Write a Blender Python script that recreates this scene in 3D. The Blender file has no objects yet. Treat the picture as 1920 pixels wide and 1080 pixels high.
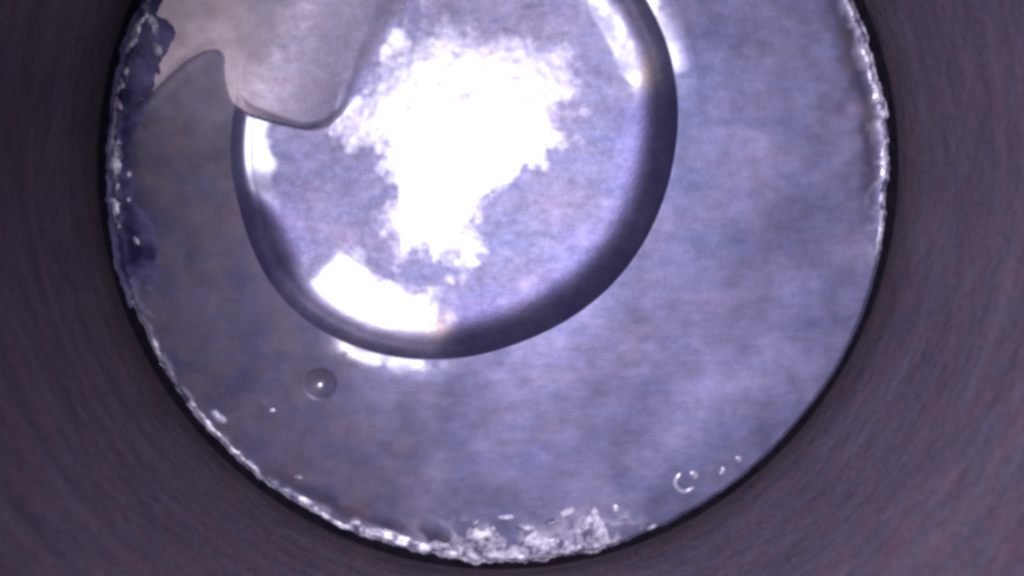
import bpy, math
import numpy as np
from mathutils import Vector, Euler

# ---------------------------------------------------------------- camera, world, lamps, exposure
MM = 0.001                                   # everything below is laid out in millimetres, piston crown at z = 0
sc = bpy.context.scene
COL = sc.collection
CAM = (-4.0, 2.0, 74.98)
cam_d = bpy.data.cameras.new('camera'); cam = bpy.data.objects.new('camera', cam_d); COL.objects.link(cam)
cam_d.sensor_width = 36.0; cam_d.lens = 36.0 * 1371.0 / 1920.0
cam_d.clip_start = 0.001; cam_d.clip_end = 5.0
cam.location = Vector(CAM) * MM
_pitch, _yaw = -0.149546, -0.055137
cam.rotation_euler = Euler((_pitch, _yaw, 0), 'XYZ')
cam_d.dof.use_dof = True; cam_d.dof.focus_distance = 76 * MM; cam_d.dof.aperture_fstop = 16
sc.camera = cam

world = bpy.data.worlds.new('World'); sc.world = world; world.use_nodes = True
bg = world.node_tree.nodes['Background']
bg.inputs[0].default_value = (0.30, 0.20, 0.75, 1); bg.inputs[1].default_value = 0.02

def led(name, loc, watts, color, aim=(23, -29, 0), angle=124, size=1.0):
    d = bpy.data.lights.new(name, 'SPOT'); d.energy = watts; d.color = color
    d.spot_size = math.radians(angle); d.spot_blend = 1.0; d.shadow_soft_size = size * MM
    o = bpy.data.objects.new(name, d); COL.objects.link(o)
    o.location = Vector(loc) * MM
    o.rotation_euler = (Vector(aim) - Vector(loc)).to_track_quat('-Z', 'Y').to_euler()
    return o
LEDC = (0.85, 0.80, 1.0)
led('inspection_lamp', (-8.5, 7.5, 75.5), 0.133, LEDC)
led('inspection_lamp', (-0.5, 6.5, 75.5), 0.133, LEDC)
led('inspection_lamp', (-6.0, 0.0, 75.5), 0.10, LEDC)

sc.view_settings.view_transform = 'Standard'; sc.view_settings.look = 'None'
sc.view_settings.gamma = 1.0; sc.view_settings.exposure = 0.0; sc.view_settings.use_curve_mapping = False
sc.cycles.use_denoising = False
sc.cycles.max_bounces = 6
sc.cycles.filter_width = 3.7

# ---------------------------------------------------------------- small numpy noise kit
def _hash(ix, iy, seed):
    n = (ix * 374761393 + iy * 668265263 + seed * 1274126177) & 0xFFFFFFFF
    n = ((n ^ (n >> 13)) * 1274126177) & 0xFFFFFFFF
    n = n ^ (n >> 16)
    return (n & 0xFFFFFF) / float(0xFFFFFF)
def vnoise(x, y, seed=0):
    x = np.asarray(x, float); y = np.asarray(y, float)
    fx = np.floor(x); fy = np.floor(y); ix = fx.astype(np.int64); iy = fy.astype(np.int64)
    u = x - fx; v = y - fy
    u = u*u*u*(u*(u*6-15)+10); v = v*v*v*(v*(v*6-15)+10)
    a = _hash(ix, iy, seed); b = _hash(ix+1, iy, seed); c = _hash(ix, iy+1, seed); d = _hash(ix+1, iy+1, seed)
    return (a*(1-u)+b*u)*(1-v) + (c*(1-u)+d*u)*v
def fbm(x, y, seed=0, octaves=4):
    t = 0; amp = 0.5; s = 0
    for k in range(octaves):
        t = t + amp*vnoise(x, y, seed+k*17); s += amp
        x, y = (x*0.8 - y*0.6)*2.03+5.1, (x*0.6 + y*0.8)*2.03+1.7; amp *= 0.5
    return t/s                                               # 0..1
def sstep(a, b, x):
    t = np.clip((x-a)/(b-a), 0, 1); return t*t*(3-2*t)
def bump(deg, centre, half, soft):
    d = np.abs((deg-centre+180) % 360 - 180); return 1 - sstep(half-soft, half+soft, d)
def seg_dist(px, py, pts):
    best = np.full(np.shape(px), 1e9)
    for (ax, ay), (bx, by) in zip(pts[:-1], pts[1:]):
        dx, dy = bx-ax, by-ay; L = dx*dx+dy*dy+1e-12
        t = np.clip(((px-ax)*dx+(py-ay)*dy)/L, 0, 1)
        best = np.minimum(best, np.hypot(px-ax-t*dx, py-ay-t*dy))
    return best
def inside(px, py, poly):
    r = np.zeros(np.shape(px), bool); n = len(poly)
    for i in range(n):
        (ax, ay), (bx, by) = poly[i], poly[(i+1) % n]
        c = ((ay > py) != (by > py)) & (px < (bx-ax)*(py-ay)/((by-ay)+1e-12)+ax)
        r ^= c
    return r
def sdist(px, py, poly):
    d = seg_dist(px, py, list(poly)+[poly[0]]); return np.where(inside(px, py, poly), d, -d)

# ---------------------------------------------------------------- the piston crown as measured
RP = 40.0
BC = (-5.57, 5.82)                                          # bowl centre
_ra = np.array([-180,-163,-148,-136,-126,-116,-107,-98,-85,-77,-61,-46,-35,-17,0,10,18,28,40,60,90,120,150,172,180.])
_rr = np.array([22.3,22.5,23.6,24.2,24.0,23.7,23.4,22.9,22.4,22.0,21.8,21.9,22.0,22.2,22.5,22.9,23.2,23.4,23.6,23.6,23.4,23.0,22.0,21.6,22.3])
def rim_radius(deg):
    d = (deg+180) % 360 - 180
    out = 0; k = np.array([-12,-8,-4,0,4,8,12.]); w = np.array([1,2,3,4,3,2,1.])/16
    for kk, ww in zip(k, w): out = out + ww*np.interp((d+kk+180) % 360-180, _ra, _rr)
    return out
def edge_radius(deg):
    a = np.radians(deg); x = np.cos(a); y = np.sin(a)
    crust = np.maximum.reduce([bump(deg, 266, 30, 8), bump(deg, 12, 16, 6), bump(deg, 172, 26, 8), 0.55*bump(deg, 220, 25, 8), 0*deg])
    n1 = fbm(x*9, y*9, 3) - 0.5; n2 = fbm(x*42, y*42, 8, 3) - 0.5
    return RP + n1*0.25 + n2*(0.16+0.5*crust)

RELIEF = [(-44,3),(-36.8,8.9),(-34.9,10.5),(-32.5,12.7),(-29.4,14.7),(-28.0,14.9),(-27.2,14.0),(-27.3,12.5),(-27.3,10.4),(-26.6,8.7),
          (-24.1,7.8),(-21.0,7.0),(-18.8,7.5),(-17.0,9.0),(-15.3,11.4),(-11.5,16),(-7,22),(-6,44),(-44,44)]
DIMPLE = (-19.9, -19.3); DIMPLE_R = 1.75
LOWER_BAND = [(-24,-31.5),(-17,-34.6),(-9,-37.6),(-3,-38.6)]
def polar(x, y): return np.hypot(x, y), np.degrees(np.arctan2(y, x)) % 360

def crown_height(x, y):
    """flat land outside the bowl: worn edge, soft dishing, dimple, lip towards the bowl"""
    r, deg = polar(x, y); e = edge_radius(deg) - r
    h = -0.55*(1-sstep(0.0, 0.7, e))                         # broken edge
    grv = np.maximum.reduce([bump(deg, 247, 16, 8), bump(deg, 14, 16, 7), 0.7*bump(deg, 178, 14, 6)])
    h = h - grv*0.55*np.exp(-((e-1.1)/1.0)**2)              # hollow just inside the edge
    h = h - 0.28*sstep(6.0, 0.0, e)*0.5
    h = h + 0.26*(fbm(x/9, y/9, 21, 3)-0.5) + 0.020*(fbm(x/1.6, y/1.6, 25, 3)-0.5)
    u = (x+y)*0.7071; v = (x-y)*0.7071
    h = h + 0.34*np.sin(v/3.1+1.5*fbm(u/14, v/9, 31, 2)+1.8)*sstep(-5, 12, x)*sstep(6, -6, y)
    d = np.hypot(x-DIMPLE[0], y-DIMPLE[1])
    h = h - 1.05*(1-np.clip(d/DIMPLE_R, 0, 1)**2)**1.5
    d2 = np.hypot(x-34.6, y-9.0)
    h = h - 0.22*np.exp(-(d2/0.9)**2)
    d3 = np.hypot(x+25.8, y+21.4)
    h = h + 0.10*np.exp(-(d3/0.35)**2)
    bx, by = x-BC[0], y-BC[1]; br, bd = polar(bx, by); s = br - rim_radius(bd)
    lip = np.maximum.reduce([bump(bd, 253, 16, 7), 0.95*bump(bd, 31, 20, 8), 0.0*bd])
    wid = 2.2 + 1.2*(fbm(bd/9, 0*bd, 44, 2)-0.5)
    h = h - 0.46*lip*np.clip(1-s/wid, 0, 1)**1.6*(s > -0.5)
    return h

def bowl_height(s, bd, x, y):
    """s: distance inwards from the rim"""
    g = np.maximum.reduce([bump(bd, 243, 24, 7), bump(bd, 178, 22, 8), 0.75*bump(bd, 32, 16, 9)])
    w = 1.75 - 0.75*g - 0.45*bump(bd, 178, 22, 8) + 0.5*bump(bd, 310, 45, 30) + 0.3*bump(bd, 210, 12, 10)
    far = 7.2*bump(bd, 243, 27, 8) + 4.6*bump(bd, 32, 18, 9) + 0.01
    start = 1.1
    ln = np.maximum(far-start, 0.01)
    t = np.clip((s-start)/ln, 0, 1)
    drop = g*0.125*ln*t
    raise_ = 1.5*bump(bd, 174, 24, 12); tot = 3.5-raise_; dmax = g*0.125*ln
    from_steep = tot - dmax
    # integral of exp(-(s/w)^2), tabulated
    q = np.linspace(0, 9, 900); I = np.cumsum(np.exp(-q**1.3))*(q[1]-q[0]); I -= I[0]; I /= I[-1]
    h = -from_steep*np.interp(s/w, q, I) - drop
    lip0 = np.maximum.reduce([bump(bd, 253, 16, 7), 0.95*bump(bd, 31, 20, 8), 0.0*bd])
    h = h - 0.46*lip0*np.exp(-s/1.2)
    h = h - raise_*np.clip((s-0.4)/8.5, 0, 1)
    fl = sstep(2.5, 8, s)
    dx, dy = x+4.6, y-4.6
    h = h + 0.0026*(np.minimum(dx*dx+dy*dy, 600.0)-330.0)*sstep(0.0, 1.5, s)   # shallow dish
    fl = fl*(1-0.8*g*sstep(9, 7, s))
    h = h + fl*(0.20*(fbm(x/8.5+3, y/8.5, 61, 2)-0.5) + 0.055*(fbm(x/2.3, y/2.3, 66, 3)-0.5))
    h = h + 0.016*(fbm(x/0.8, y/0.8, 68, 2)-0.5)*sstep(0.5, 3, s)
    return h

def relief_mix(x, y, h):
    d = 0
    for ox, oy in ((0, 0), (.7, 0), (-.7, 0), (0, .7), (0, -.7), (.6, .6), (-.6, .6), (.6, -.6), (-.6, -.6)):
        d = d + sdist(x+ox, y+oy, RELIEF)/9.0
    d = d + 0.35*(fbm(x/2.2, y/2.2, 71, 2)-0.5)
    r, deg = polar(x, y)
    soft = 0.55 + 3.2*sstep(-19.0, -12, x)*sstep(7, 13, y)
    br, bd = polar(x-BC[0], y-BC[1]); s = rim_radius(bd)-br   # >0 inside the bowl
    soft = soft + 2.2*np.exp(-((x+27)/2.4)**2)*np.exp(-((y-12.0)/3.0)**2)
    m = sstep(-soft*0.6, soft, d)
    m = np.maximum(m, sstep(-0.9, 0.05, s)*sstep(0.0, 0.7, d)*(x < -20))
    m = m*(1-sstep(-9.5, 2.0, (x+14.6)*0.796-(y-12.3)*0.605))
    floor = -0.30 - 0.17*2.0*np.log1p(np.exp(np.clip((s-1.0)/2.0, -20, 8))) + 0.16*(fbm(x/5, y/5, 77, 3)-0.5) 
    out_edge = edge_radius(deg) - r
    floor = floor - 0.5*(1-sstep(0.0, 0.7, out_edge))
    # raised burr along the pocket edge on the land
    h = h + 0.10*np.exp(-((d+0.6)/0.5)**2)*(s < -0.3)*sstep(-28.5, -30.5, x)
    return h*(1-m) + floor*m, m

# grid: rings scaled about the bowl centre, then rings blended from the rim to the piston edge
NA = 1080
deg = np.arange(NA)*360.0/NA; a = np.radians(deg)
ts_in = 1-np.concatenate([np.linspace(0, 0.14, 60), 0.14+0.86*np.linspace(0, 1, 131)[1:]])[::-1]   # 0.. at centre -> 1 at rim
ts_in = np.sort(ts_in); ts_in[0] = 0.004
rr = rim_radius(deg)
X = []; Y = []; S = []; ZONE = []
for t in ts_in:
    X.append(BC[0]+np.cos(a)*rr*t); Y.append(BC[1]+np.sin(a)*rr*t); S.append(rr*(1-t)); ZONE.append(0)
rx, ry = X[-1], Y[-1]
# where the ray from the bowl centre meets the piston edge
L = np.full(NA, 34.0)
for _ in range(30):
    ex = BC[0]+np.cos(a)*L; ey = BC[1]+np.sin(a)*L; er, ed = polar(ex, ey); L = L + (edge_radius(ed)-er)*0.7
ts_out = np.concatenate([np.linspace(0, 0.12, 26)[1:], 0.12+0.80*np.linspace(0, 1, 91)[1:], 0.92+0.08*np.linspace(0, 1, 41)[1:]])
for t in ts_out:
    X.append(rx*(1-t)+ex*t); Y.append(ry*(1-t)+ey*t); S.append(-(L-rr)*t); ZONE.append(1)
X = np.array(X); Y = np.array(Y); S = np.array(S); NRING = len(X); NIN = len(ts_in)
Z = np.zeros_like(X); DEGB = np.broadcast_to(deg, X.shape)
Z[:NIN] = bowl_height(S[:NIN], DEGB[:NIN], X[:NIN], Y[:NIN])
Z[NIN:] = crown_height(X[NIN:], Y[NIN:])
lipv = crown_height(X[NIN-1], Y[NIN-1])
Z[:NIN] += (lipv - Z[NIN-1])[None, :]*np.exp(-S[:NIN]/1.0)
Z, MREL = relief_mix(X, Y, Z)
# side of the piston below the edge
co = np.stack([X, Y, Z], -1).reshape(-1, 3)
i = np.arange(NRING-1)[:, None]; j = np.arange(NA)[None, :]; j2 = (j+1) % NA
quads = np.stack([i*NA+j, (i+1)*NA+j, (i+1)*NA+j2, i*NA+j2], -1).reshape(-1, 4)
fn = np.cross(co[quads[:, 2]]-co[quads[:, 0]], co[quads[:, 3]]-co[quads[:, 1]])
vn = np.zeros_like(co)
for k in range(4): np.add.at(vn, quads[:, k], fn)
vn /= np.linalg.norm(vn, axis=1, keepdims=True)+1e-20

# soot, dark bands, tan varnish, painted glare and shade, kept as plain attributes
xf, yf = co[:, 0], co[:, 1]; rf, df = polar(xf, yf)
ef = edge_radius(df)-rf
nz = fbm(xf/5, yf/5, 91, 4); nz2 = fbm(xf/1.7, yf/1.7, 95, 3)
left = sstep(-16, -30, xf+0.25*yf)
soot_dark = 0.93*sstep(1, -25, xf+0.12*yf+9*(nz-0.5))*(1-0.45*sstep(4, 12, yf))
band = np.maximum.reduce([bump(df, 246, 19, 8), bump(df, 15, 16, 7)])
soot_dark = np.maximum(soot_dark, band*np.exp(-((ef-2.5+1.6*(nz2-0.5))/1.5)**2)*1.0)  # darker bands just inside the lower and right edges
soot_dark = np.maximum(soot_dark, bump(df, 176, 20, 5)*np.exp(-((ef-2.2+2.5*(nz2-0.5))/1.7)**2)*1.1)
soot_dark = np.maximum(soot_dark, 0.9*bump(df, 216, 9, 6)*np.exp(-((ef-2.0)/1.2)**2))
tan = sstep(-18, -30, xf)*sstep(-4, 8, yf)*sstep(0.2, 0.5, nz+0.15)*sstep(1.5, 4.0, ef)
tan = np.maximum(tan, 0.8*sstep(-10, -22, xf)*sstep(6, 12, yf))
GLARE_OUTLINE = [(-17.8,8.2),(-11.8,14.6),(-8.6,18.6),(-5.0,18.0),(-3.0,14.6),(1.0,17.0),(5.6,15.4),(7.2,11.5),(4.4,4.4),(-3.1,0.0),(-3.7,-3.2),(-4.0,-7.1),(-6.5,-7.6),(-10.8,-5.9),(-12.8,-0.5),(-13.2,4.8),(-16.9,5.3)]
gd = sdist(xf, yf, GLARE_OUTLINE) + 5.5*(fbm(xf/3.0, yf/3.0, 101, 5)-0.5) + 2.8*(fbm(xf/0.8, yf/0.8, 119, 3)-0.5)     # floor glare drawn as the outline of a glossier coat
glare_coat = sstep(-1.3, 1.6, gd)
bdeg = np.degrees(np.arctan2(yf-BC[1], xf-BC[0])) % 360; bs = rim_radius(bdeg)-np.hypot(xf-BC[0], yf-BC[1])
wg = bump(bdeg+9*(fbm(xf/1.5, yf/1.5, 141, 3)-0.5), 243, 21, 6)*sstep(8.5, 5.0, bs+7*(fbm(xf/2, yf/2, 107, 4)-0.5))*sstep(0.2, 1.0, bs)
glare_coat = np.maximum(glare_coat, wg*sstep(0.0, 0.3, nz2))
lipg = np.maximum(bump(bdeg, 253, 14, 5), bump(bdeg, 29, 17, 6))*sstep(-2.1, -1.1, bs+1.6*(nz2-0.5))*(bs < 0.1)
glare_coat = np.maximum(glare_coat, lipg*sstep(0.25, 0.55, nz2+0.1))
glare_coat = np.maximum(glare_coat, bump(bdeg, 178, 21, 5)*sstep(4, 2.5, bs+2*(nz2-0.5))*(bs > 0)); glare_coat = np.maximum(glare_coat, bump(bdeg, 33, 18, 6)*sstep(6.5, 3.5, bs+3*(nz2-0.5))*(bs > 0)*(0.25+0.75*sstep(0.2, 0.75, nz2)))

glare_coat = np.maximum(glare_coat, np.hypot(xf-DIMPLE[0], yf-DIMPLE[1]) < DIMPLE_R*0.8)  # coat patch for the dimple's glint
ashn = 1-np.abs(2*fbm(xf/2.6, yf/2.6, 131, 4)-1)*5.5
ash = np.maximum.reduce([bump(df, 273, 17, 6)*sstep(6.5, 1.0, ef+3*(nz2-0.5)), 0.8*bump(df, 250, 9, 5)*sstep(2.2, 0.6, ef), 0.75*bump(df, 14, 22, 8)*sstep(2.4, 0.3, ef+1.5*(nz2-0.5)), 0.6*bump(df, 222, 26, 6)*sstep(1.4, 0.2, ef), 0.7*bump(df, 172, 24, 6)*sstep(3, 0, ef)*sstep(0.5, 0.62, nz2)])
ash = np.clip(ash*(0.45+np.clip(ashn, -0.6, 1)), 0, 1)
edge_ash = 0.4*bump(df, 210, 75, 20)*sstep(0.75, 0.1, ef)*sstep(0.35, 0.6, nz2+0.15)
ash = np.maximum(ash, edge_ash)
soot_dark = soot_dark*(1-ash)
glare_fringe = np.maximum(np.exp(-(((xf+7.6)/1.5)**2+((yf+14.0)/1.3)**2)), np.exp(-(((xf-14.4)/1.1)**2+((yf-12.6)/1.9)**2)))  # warm fringe of the glare, painted as two colour spots
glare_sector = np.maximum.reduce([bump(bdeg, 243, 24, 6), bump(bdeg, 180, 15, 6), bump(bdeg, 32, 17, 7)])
wall_shade = (1-glare_sector)*sstep(8.0, 3.0, bs+2.5*(nz-0.5))*(bs > -0.2)            # shade of the steep wall, painted as a dark ring
# ---------------------------------------------------------------- objects and materials
def prop(o, label=None, category=None, group=None, kind=None):
    for k, v in (('label', label), ('category', category), ('group', group), ('kind', kind)):
        if v: o[k] = v
    return o
def mesh_obj(name, verts, faces, mat, parent=None, normals=None, attrs=None, smooth=True):
    me = bpy.data.meshes.new(name)
    v = np.asarray(verts, float)*MM
    me.from_pydata(v.tolist(), [], faces if isinstance(faces, list) else faces.tolist()); me.update()
    if smooth: me.polygons.foreach_set('use_smooth', np.ones(len(me.polygons), bool))
    for k, arr in (attrs or {}).items():
        at = me.attributes.new(k, 'FLOAT', 'POINT'); at.data.foreach_set('value', np.asarray(arr, np.float32))
    me.materials.append(mat)
    if normals is not None: me.normals_split_custom_set_from_vertices(normals.tolist())
    o = bpy.data.objects.new(name, me); COL.objects.link(o)
    if parent: o.parent = parent
    return o

class NT:
    def __init__(s, name):
        s.m = bpy.data.materials.new(name); s.m.use_nodes = True; s.t = s.m.node_tree; s.b = s.t.nodes['Principled BSDF']
    def n(s, typ, **kw):
        nd = s.t.nodes.new(typ)
        for k, v in kw.items(): setattr(nd, k, v)
        return nd
    def l(s, a, b): s.t.links.new(a, b)
    def coords(s, scale=(1000, 1000, 1000), rot=(0, 0, 0)):
        tc = s.n('ShaderNodeTexCoord'); mp = s.n('ShaderNodeMapping'); mp.inputs['Scale'].default_value = scale
        mp.inputs['Rotation'].default_value = rot
        s.l(tc.outputs['Object'], mp.inputs[0]); return mp.outputs[0]
    def noise(s, vec, scale, detail=3, rough=0.55):
        nd = s.n('ShaderNodeTexNoise'); nd.inputs['Scale'].default_value = scale; nd.inputs['Detail'].default_value = detail
        nd.inputs['Roughness'].default_value = rough; s.l(vec, nd.inputs['Vector']); return nd
    def ramp(s, fac, stops):
        r = s.n('ShaderNodeValToRGB'); e = r.color_ramp.elements
        while len(e) < len(stops): e.new(0.5)
        for el, (p, c) in zip(e, stops): el.position = p; el.color = (*c, 1) if len(c) == 3 else c
        s.l(fac, r.inputs[0]); return r.outputs[0]
    def mix(s, fac, a, b, mode='MIX'):
        m = s.n('ShaderNodeMix', data_type='RGBA', blend_type=mode)
        for sock, val in ((m.inputs[0], fac), (m.inputs[6], a), (m.inputs[7], b)):
            if hasattr(val, 'is_output'): s.l(val, sock)
            else: sock.default_value = val if isinstance(val, float) else (*val, 1)
        return m.outputs[2]
    def attr(s, name): return s.n('ShaderNodeAttribute', attribute_name=name).outputs['Fac']
    def math(s, op, a, b=0.0, clamp=False):
        m = s.n('ShaderNodeMath', operation=op, use_clamp=clamp)
        for sock, val in ((m.inputs[0], a), (m.inputs[1], b)):
            if hasattr(val, 'is_output'): s.l(val, sock)
            else: sock.default_value = val
        return m.outputs[0]
    def bump(s, h, dist, strength=1.0):
        b = s.n('ShaderNodeBump'); b.inputs['Distance'].default_value = dist; b.inputs['Strength'].default_value = strength
        s.l(h, b.inputs['Height']); s.l(b.outputs[0], s.b.inputs['Normal'])

def piston_metal(name, base_a, base_b, metallic, rough_lo, rough_hi, coat=0.7):
    k = NT(name); v = k.coords(); vs = k.coords((330, 1000, 1000))
    big = k.noise(v, 0.085, 4, 0.55); fine = k.noise(vs, 1.6, 3); hue = k.noise(vs, 0.55, 3)
    bigr = k.ramp(big.outputs[0], [(0.32, (0, 0, 0)), (0.68, (1, 1, 1))])
    col = k.mix(bigr, base_a, base_b)
    hue2 = k.noise(v, 0.13, 3)
    col = k.mix(1.0, col, k.ramp(hue2.outputs[0], [(0.35, (0.94, 0.98, 1.03)), (0.65, (1.05, 1.0, 0.99))]), 'MULTIPLY')
    tint = k.ramp(hue.outputs[0], [(0.30, (0.91, 0.96, 1.05)), (0.5, (1, 1, 1)), (0.70, (1.07, 0.98, 1.0))])
    col = k.mix(1.0, col, tint, 'MULTIPLY')
    g = k.ramp(fine.outputs[0], [(0.25, (0.88, 0.88, 0.88)), (0.75, (1.12, 1.12, 1.12))])
    col = k.mix(1.0, col, g, 'MULTIPLY')
    col = k.mix(k.attr('tan'), col, (0.86, 0.74, 0.73))
    col = k.mix(k.math('MULTIPLY', k.attr('soot_dark'), 0.85, True), col, k.ramp(k.noise(v, 0.28, 4, 0.6).outputs[0], [(0.38, (0.034, 0.030, 0.072)), (0.62, (0.085, 0.058, 0.066))]))
    col = k.mix(1.0, col, k.ramp(k.noise(v, 0.42, 4, 0.65).outputs[0], [(0.32, (0.80, 0.79, 0.80)), (0.68, (1.14, 1.14, 1.14))]), 'MULTIPLY')
    col = k.mix(k.attr('worn'), col, (0.185, 0.175, 0.245))
    col = k.mix(k.attr('glare_fringe'), col, (0.55, 0.40, 0.20))
    col = k.mix(k.attr('ash'), col, (0.62, 0.58, 0.66))
    col = k.mix(k.math('MULTIPLY', k.attr('wall_shade'), 0.6), col, (0.062, 0.055, 0.15))  # dark blue painted in for the bowl wall's shade
    k.l(col, k.b.inputs['Base Color'])
    met = k.math('MULTIPLY', k.math('SUBTRACT', 1.0, k.math('MAXIMUM', k.attr('soot_dark'), k.attr('tan')), True), metallic)
    met = k.math('MAXIMUM', met, k.attr('worn'))
    k.l(met, k.b.inputs['Metallic'])
    spots = k.noise(v, 1.1, 5, 0.65)
    rr_ = k.n('ShaderNodeMapRange'); k.l(spots.outputs[0], rr_.inputs[0])
    rr_.inputs[1].default_value = 0.3; rr_.inputs[2].default_value = 0.7
    rr_.inputs[3].default_value = rough_hi; rr_.inputs[4].default_value = rough_lo
    rmix = k.math('ADD', rr_.outputs[0], k.math('MULTIPLY', k.attr('wall_shade'), -0.09), True)
    k.l(rmix, k.b.inputs['Roughness'])
    k.l(k.math('MULTIPLY', k.attr('glare_coat'), coat), k.b.inputs['Coat Weight'])  # coat laid where the glare is drawn
    k.b.inputs['Coat Roughness'].default_value = 0.31; k.b.inputs['Coat IOR'].default_value = 1.8
    pit = k.noise(v, 2.6, 4, 0.6)
    k.bump(pit.outputs[0], 0.00006, 0.5)
    return k.m
M_crown = piston_metal('worn_cast_aluminium_land', (0.168, 0.178, 0.285), (0.33, 0.32, 0.47), 0.6, 0.54, 0.66)
M_bowl = piston_metal('bowl_metal_glare_coat', (0.20, 0.20, 0.29), (0.27, 0.255, 0.345), 0.95, 0.56, 0.64, 1.0)
M_dimple = piston_metal('bright_dimple_metal', (0.24, 0.23, 0.32), (0.30, 0.28, 0.38), 0.8, 0.36, 0.44, 1.0)
M_dimple.node_tree.nodes['Principled BSDF'].inputs['Coat Roughness'].default_value = 0.30
M_dimple.node_tree.nodes['Principled BSDF'].inputs['Coat IOR'].default_value = 2.2
M_relief = piston_metal('relief_metal', (0.37, 0.34, 0.42), (0.46, 0.42, 0.49), 0.35, 0.5, 0.65)

def simple(name, a, b, scale, rough, metallic=0.0, bumpd=0.00005, stretch=(1000, 1000, 1000), lo=0.35, hi=0.65):
    k = NT(name); v = k.coords(stretch); n = k.noise(v, scale, 4, 0.6)
    k.l(k.mix(k.ramp(n.outputs[0], [(lo, (0, 0, 0)), (hi, (1, 1, 1))]), a, b), k.b.inputs['Base Color']); k.b.inputs['Roughness'].default_value = rough
    k.b.inputs['Metallic'].default_value = metallic; k.bump(n.outputs[0], bumpd, 0.6); return k.m
M_crust = simple('pale_ash_crust', (0.12, 0.11, 0.18), (0.84, 0.80, 0.88), 0.75, 0.40, 0.15, 0.0001, lo=0.40, hi=0.62)
M_navy = simple('glossy_dark_carbon', (0.022, 0.020, 0.075), (0.16, 0.15, 0.28), 0.30, 0.48, 0.2, 0.00004)
M_side = simple('sooted_piston_side', (0.004, 0.0035, 0.007), (0.010, 0.008, 0.014), 0.8, 0.9)
M_side.node_tree.nodes['Principled BSDF'].inputs['Specular IOR Level'].default_value = 0.1
M_stamp = simple('bright_stamp_metal', (0.55, 0.52, 0.62), (0.70, 0.66, 0.78), 1.5, 0.35, 0.5)

def wall_material():
    k = NT('honed_oily_bore'); tc = k.n('ShaderNodeTexCoord'); sx = k.n('ShaderNodeSeparateXYZ'); k.l(tc.outputs['Object'], sx.inputs[0])
    ang = k.math('ARCTAN2', sx.outputs[1], sx.outputs[0])
    def cyl(sa, sz, shear=0.0):
        c = k.n('ShaderNodeCombineXYZ')
        zz = k.math('MULTIPLY', sx.outputs[2], 1000.0*sz)
        ca = k.math('MULTIPLY', k.math('COSINE', ang), sa); sa_ = k.math('MULTIPLY', k.math('SINE', ang), sa)
        if shear: zz = k.math('ADD', zz, k.math('MULTIPLY', ang, shear))
        k.l(ca, c.inputs[0]); k.l(sa_, c.inputs[1]); k.l(zz, c.inputs[2]); return c.outputs[0]
    rings = k.noise(cyl(1.2, 0.75), 1.0, 5, 0.75)
    hat1 = k.noise(cyl(3.0, 1.6, 30), 1.0, 2); hat2 = k.noise(cyl(3.0, 1.6, -30), 1.0, 2)
    mott = k.noise(cyl(9.0, 0.5), 1.0, 5, 0.7); hue = k.noise(cyl(9.0, 0.5), 1.3, 4, 0.65)
    col = k.ramp(mott.outputs[0], [(0.3, (0.098, 0.076, 0.095)), (0.7, (0.122, 0.095, 0.114))])
    col = k.mix(1.0, col, k.ramp(hue.outputs[0], [(0.34, (0.90, 0.97, 1.10)), (0.52, (1, 1, 1)), (0.66, (1.16, 0.92, 0.97))]), 'MULTIPLY')
    hs = k.math('ADD', k.math('MULTIPLY', rings.outputs[0], 0.6), k.math('ADD', k.math('MULTIPLY', hat1.outputs[0], 0.2), k.math('MULTIPLY', hat2.outputs[0], 0.2)))
    col = k.mix(1.0, col, k.ramp(hs, [(0.38, (0.68, 0.68, 0.71)), (0.62, (1.26, 1.26, 1.26))]), 'MULTIPLY')
    grit = k.noise(cyl(70.0, 1.8), 1.0, 3, 0.6)
    col = k.mix(1.0, col, k.ramp(grit.outputs[0], [(0.3, (0.80, 0.80, 0.82)), (0.7, (1.2, 1.2, 1.18))]), 'MULTIPLY')
    k.l(col, k.b.inputs['Base Color']); k.b.inputs['Metallic'].default_value = 0.35; k.b.inputs['Roughness'].default_value = 0.5
    k.bump(hs, 0.00008, 0.5); return k.m
M_wall = wall_material()

# ---- cylinder bore (the setting)
RB = 41.45
zs = np.concatenate([np.linspace(-14, 12, 14), np.linspace(16, 112, 13)]); NW = 256
aw = np.arange(NW)*2*np.pi/NW
wv = np.array([(RB*np.cos(t), RB*np.sin(t), z) for z in zs for t in aw])
wf = [[r*NW+c, (r+1)*NW+c, (r+1)*NW+(c+1) % NW, r*NW+(c+1) % NW] for r in range(len(zs)-1) for c in range(NW)]
wall = mesh_obj('cylinder_wall', wv, wf, M_wall)
prop(wall, 'dark honed engine cylinder wall surrounding the piston', kind='structure')

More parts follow.
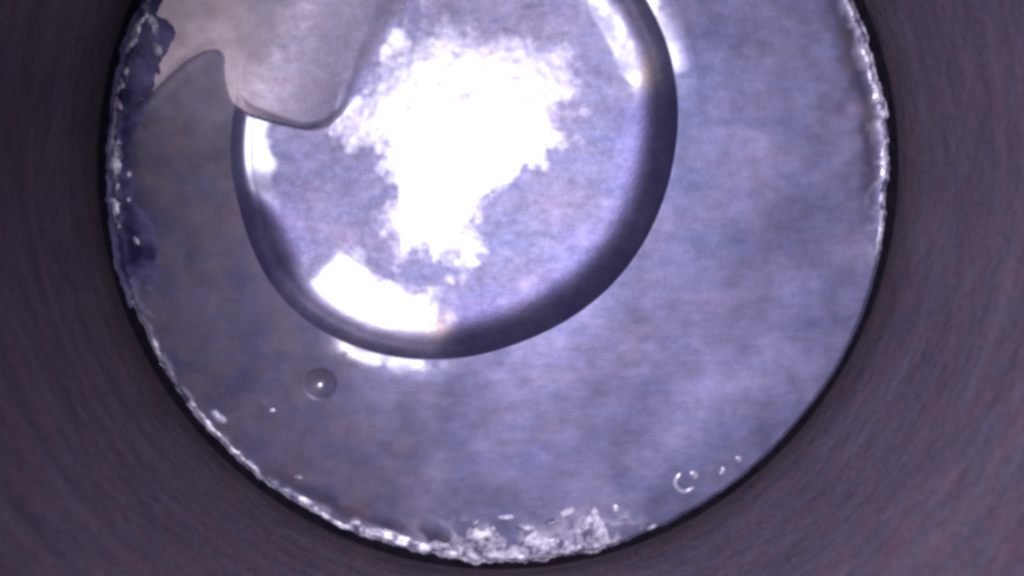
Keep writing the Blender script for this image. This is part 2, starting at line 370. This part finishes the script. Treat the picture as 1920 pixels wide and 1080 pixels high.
# ---- piston
piston = bpy.data.objects.new('piston', None); COL.objects.link(piston); piston.location = (0, 0, -14*MM)
piston.empty_display_size = 0.01
prop(piston, 'round grey metal piston crown with offset bowl and crusted edge inside the cylinder', 'piston')
OFF = np.array([0, 0, 14.0])
zone = np.zeros(len(quads), int)
ring = np.arange(NRING-1)[:, None]+np.zeros((1, NA), int)
zone[(ring >= NIN-1).ravel()] = 1
mq = MREL.reshape(-1)[quads].mean(1)
zone[mq > 0.12] = 2
cq = co[quads].mean(1)
zone[np.hypot(cq[:, 0]-DIMPLE[0], cq[:, 1]-DIMPLE[1]) < DIMPLE_R] = 3
for zi, nm, mt in ((0, 'combustion_bowl', M_bowl), (1, 'crown', M_crown), (2, 'valve_relief', M_relief), (3, 'dimple', M_dimple)):
    q = quads[zone == zi]; used, inv = np.unique(q, return_inverse=True)
    o = mesh_obj(nm, co[used]+OFF, inv.reshape(q.shape), mt, piston, vn[used],
                 {'soot_dark': np.clip(soot_dark[used], 0, 1)*(0.0 if zi in (0, 2) else 1.0), 'tan': np.clip(tan[used], 0, 1)*(0.0 if zi == 0 else ((0.25+0.75*sstep(-23, -28, xf[used])) if zi == 2 else 0.35)), 'glare_coat': glare_coat[used]*((xf[used] > -19) if zi == 2 else 1.0), 'wall_shade': wall_shade[used]*(zi == 0), 'ash': ash[used]*(zi == 1), 'glare_fringe': 0.45*glare_fringe[used]*(zi == 0), 'worn': (1-MREL.reshape(-1)[used])*(zi == 2)*sstep(-24, -19, xf[used])})
    if nm == 'valve_relief': prop(o, 'pale flat pocket cut into the crown beside the bowl')
    if nm == 'dimple': prop(o, 'small round dimple below the bowl')
    if nm == 'combustion_bowl': prop(o, 'shiny round bowl with steep dark wall and glaring floor')
last = co[(NRING-1)*NA:]
er0, ed0 = polar(last[:, 0], last[:, 1])
rings_ = []
for z, rad in ((None, None), (-1.6, 39.75), (-5.0, 39.7), (-5.2, 38.6), (-14.0, 38.6)):
    if z is None: rings_.append(last)
    else:
        m_ = np.minimum(rad, er0); rings_.append(np.stack([m_*np.cos(np.radians(ed0)), m_*np.sin(np.radians(ed0)), np.full(NA, z)], -1))
sv = np.concatenate(rings_)+OFF
sf = [[r*NA+c, (r+1)*NA+c, (r+1)*NA+(c+1) % NA, r*NA+(c+1) % NA] for r in range(4) for c in range(NA)]
mesh_obj('top_land', sv, sf, M_side, piston)
# compression ring that closes the gap
pr = [(41.41, -1.3), (39.2, -1.3), (39.2, -2.8), (41.41, -2.8)]; NR = 256
rv = [(r*math.cos(2*math.pi*c/NR), r*math.sin(2*math.pi*c/NR), z+14) for r, z in pr for c in range(NR)]
rf_ = [[p*NR+c, p*NR+(c+1) % NR, ((p+1) % 4)*NR+(c+1) % NR, ((p+1) % 4)*NR+c] for p in range(4) for c in range(NR)]
mesh_obj('compression_ring', rv, rf_, M_side, piston, smooth=False)

# ---- ash crust along the edge: strips of lumpy relief, laid on the crown
def crust(d0, d1, width, seed, hgt, thr, label=None, mat=None):
    nd = int((d1-d0)*7); dd = np.linspace(d0, d1, nd); nr = 44
    e = np.linspace(-0.10, 1, nr)
    D, E = np.meshgrid(dd, e, indexing='ij')
    wv_ = width*(0.5+0.9*vnoise(D/5.0, 0*D, seed))
    R_ = edge_radius(D) - np.maximum(E, -0.10)*wv_
    x = R_*np.cos(np.radians(D)); y = R_*np.sin(np.radians(D))
    n = fbm(x/2.6, y/2.6, seed+5, 4); n3 = fbm(x/1.5, y/1.5, seed+9, 3)
    n = n + 0.14*(n3-0.5)
    rid = (sstep(0.36, 0.41, n)+sstep(0.50, 0.55, n)+sstep(0.62, 0.66, n))/3 + 0.15*(n3-0.5)   # flakes lying in layers
    endf = sstep(d0, d0+2.5, D)*sstep(d1, d1-2.5, D)
    prof = sstep(-0.1, 0.06, E)*(1-sstep(0.35, 1.0, E))
    h = hgt*((0.25*n+0.75*rid)*prof*endf*(0.5+0.5*prof) - thr)
    base = crown_height(x, y); base, _ = relief_mix(x, y, base)
    keep = h > -0.04
    z = base + np.maximum(h, -0.06) + 0.01
    V = np.stack([x, y, z], -1).reshape(-1, 3)+OFF
    F = []
    for p in range(nd-1):
        for q_ in range(nr-1):
            if keep[p, q_] or keep[p+1, q_] or keep[p, q_+1] or keep[p+1, q_+1]:
                F.append([p*nr+q_, p*nr+q_+1, (p+1)*nr+q_+1, (p+1)*nr+q_])
    F = np.array(F); used, inv = np.unique(F, return_inverse=True)
    o = mesh_obj('ash_crust', V[used], inv.reshape(F.shape), mat or M_crust, piston)
    if label: prop(o, label)
crust(261, 287, 5.8, 301, 0.42, 0.24, 'thick pale flaky crust at the bottom edge')
crust(243, 264, 2.0, 317, 0.55, 0.20, 'pale broken crust beside the thick flakes')
crust(205, 246, 0.9, 331, 0.35, 0.10, 'thin pale rim of crust along the lower left edge')
crust(-10, 40, 1.0, 347, 0.30, 0.16, 'pale lumpy crust along the right edge')
crust(146, 206, 2.0, 363, 0.4, 0.52, 'broken crust spots along the left edge')
crust(148, 196, 4.2, 377, 0.20, 0.17, 'dark blue lumpy carbon along the upper left edge', M_navy)

# ---- loose-looking flakes and grains stuck to the crown
rng = np.random.RandomState(4)
def flake(x, y, rx_, ry_, rot, h, seed):
    nr, na = 6, 18; V = []; 
    for p in range(nr):
        t = p/(nr-1)
        for q_ in range(na):
            an = 2*math.pi*q_/na; wob = 1+0.35*(float(fbm(math.cos(an)*1.4+seed, math.sin(an)*1.4, seed))-0.5)*2
            lx = rx_*t*wob*math.cos(an); ly = ry_*t*wob*math.sin(an)
            gx = x+lx*math.cos(rot)-ly*math.sin(rot); gy = y+lx*math.sin(rot)+ly*math.cos(rot)
            V.append((gx, gy, h*(1-t**2.2)*(0.75+0.5*float(fbm(gx*2.2, gy*2.2, seed+3))), t))
    V = np.array(V); b = crown_height(V[:, 0], V[:, 1]); b, _ = relief_mix(V[:, 0], V[:, 1], b)
    W = np.stack([V[:, 0], V[:, 1], b+V[:, 2]-0.03*V[:, 3]], -1)+OFF
    F = [[p*na+q_, (p+1)*na+q_, (p+1)*na+(q_+1) % na, p*na+(q_+1) % na] for p in range(nr-1) for q_ in range(na)]
    mesh_obj('ash_flake', W, F, M_crust, piston)
for args in [(-34.5,16.5,0.55,1.25,0.25,0.42), (-34.2,14.4,0.55,0.75,0.3,0.35), (-30.6,-22.6,1.2,0.5,-0.85,0.3), (-22.6,-29.6,0.45,0.3,-0.4,0.18),
             (-37.9,2.4,0.35,0.35,0,0.25), (-38.1,-0.2,0.35,0.45,0,0.25), (-37.6,-4.2,0.4,0.6,0.3,0.25), (-24.9,-22.0,0.3,0.25,0,0.12),
             (12.6,-35.2,0.8,0.22,0.05,0.2), (15.7,-36.1,0.9,0.3,0.4,0.25), (11.5,-33.9,0.4,0.5,0,0.14), (-0.6,-34.6,0.9,0.3,0.0,0.3), (-3.9,-35.4,0.35,0.7,-0.5,0.28),
             (6.3,-34.3,0.8,0.55,0.5,0.45), (4.6,-35.3,1.0,0.4,0.2,0.4), (1.6,-35.9,1.1,0.35,-0.05,0.35), (7.9,-35.8,0.5,0.4,0.3,0.45)]:
    flake(*args, seed=int(rng.randint(1, 900)))

# ---- stamped marks near the lower right edge
def ridge(pts, rad, hgt, closed=False):
    pts = np.array(pts, float); dense = []
    for p, q_ in zip(pts[:-1], pts[1:]):
        for t in np.linspace(0, 1, 6)[:-1]: dense.append(p*(1-t)+q_*t)
    dense.append(pts[-1]); dense = np.array(dense)
    for _ in range(3): dense[1:-1] = 0.25*dense[:-2]+0.5*dense[1:-1]+0.25*dense[2:]
    V = []; m = 7
    for q_ in range(len(dense)):
        tg = dense[min(q_+1, len(dense)-1)]-dense[max(q_-1, 0)]; tg /= np.linalg.norm(tg)+1e-9; nr_ = np.array([-tg[1], tg[0]])
        end = math.sqrt(max(0.0, 1-abs(2*q_/(len(dense)-1)-1)**6))
        for w in np.linspace(-1, 1, m):
            p = dense[q_]+nr_*w*rad*(0.35+0.65*end); V.append((p[0], p[1], hgt*end*(1-w*w)-0.02))
    V = np.array(V); V[:, 2] += crown_height(V[:, 0], V[:, 1])
    F = [[q_*m+w, q_*m+w+1, (q_+1)*m+w+1, (q_+1)*m+w] for q_ in range(len(dense)-1) for w in range(m-1)]
    return mesh_obj('stamped_mark', V+OFF, F, M_stamp, piston)
prop(ridge([(20.2,-31.5),(19.2,-32.1),(18.4,-31.8),(17.9,-31.0),(18.1,-30.4),(18.6,-29.8)], 0.26, 0.16), 'C shaped stamped mark')
ridge([(19.5,-29.9),(20.2,-29.9),(20.35,-30.6)], 0.34, 0.2)
ridge([(23.0,-30.2),(23.2,-29.8),(23.4,-29.3)], 0.3, 0.12)
ridge([(24.6,-28.4),(25.1,-28.2),(25.0,-28.8)], 0.26, 0.10)
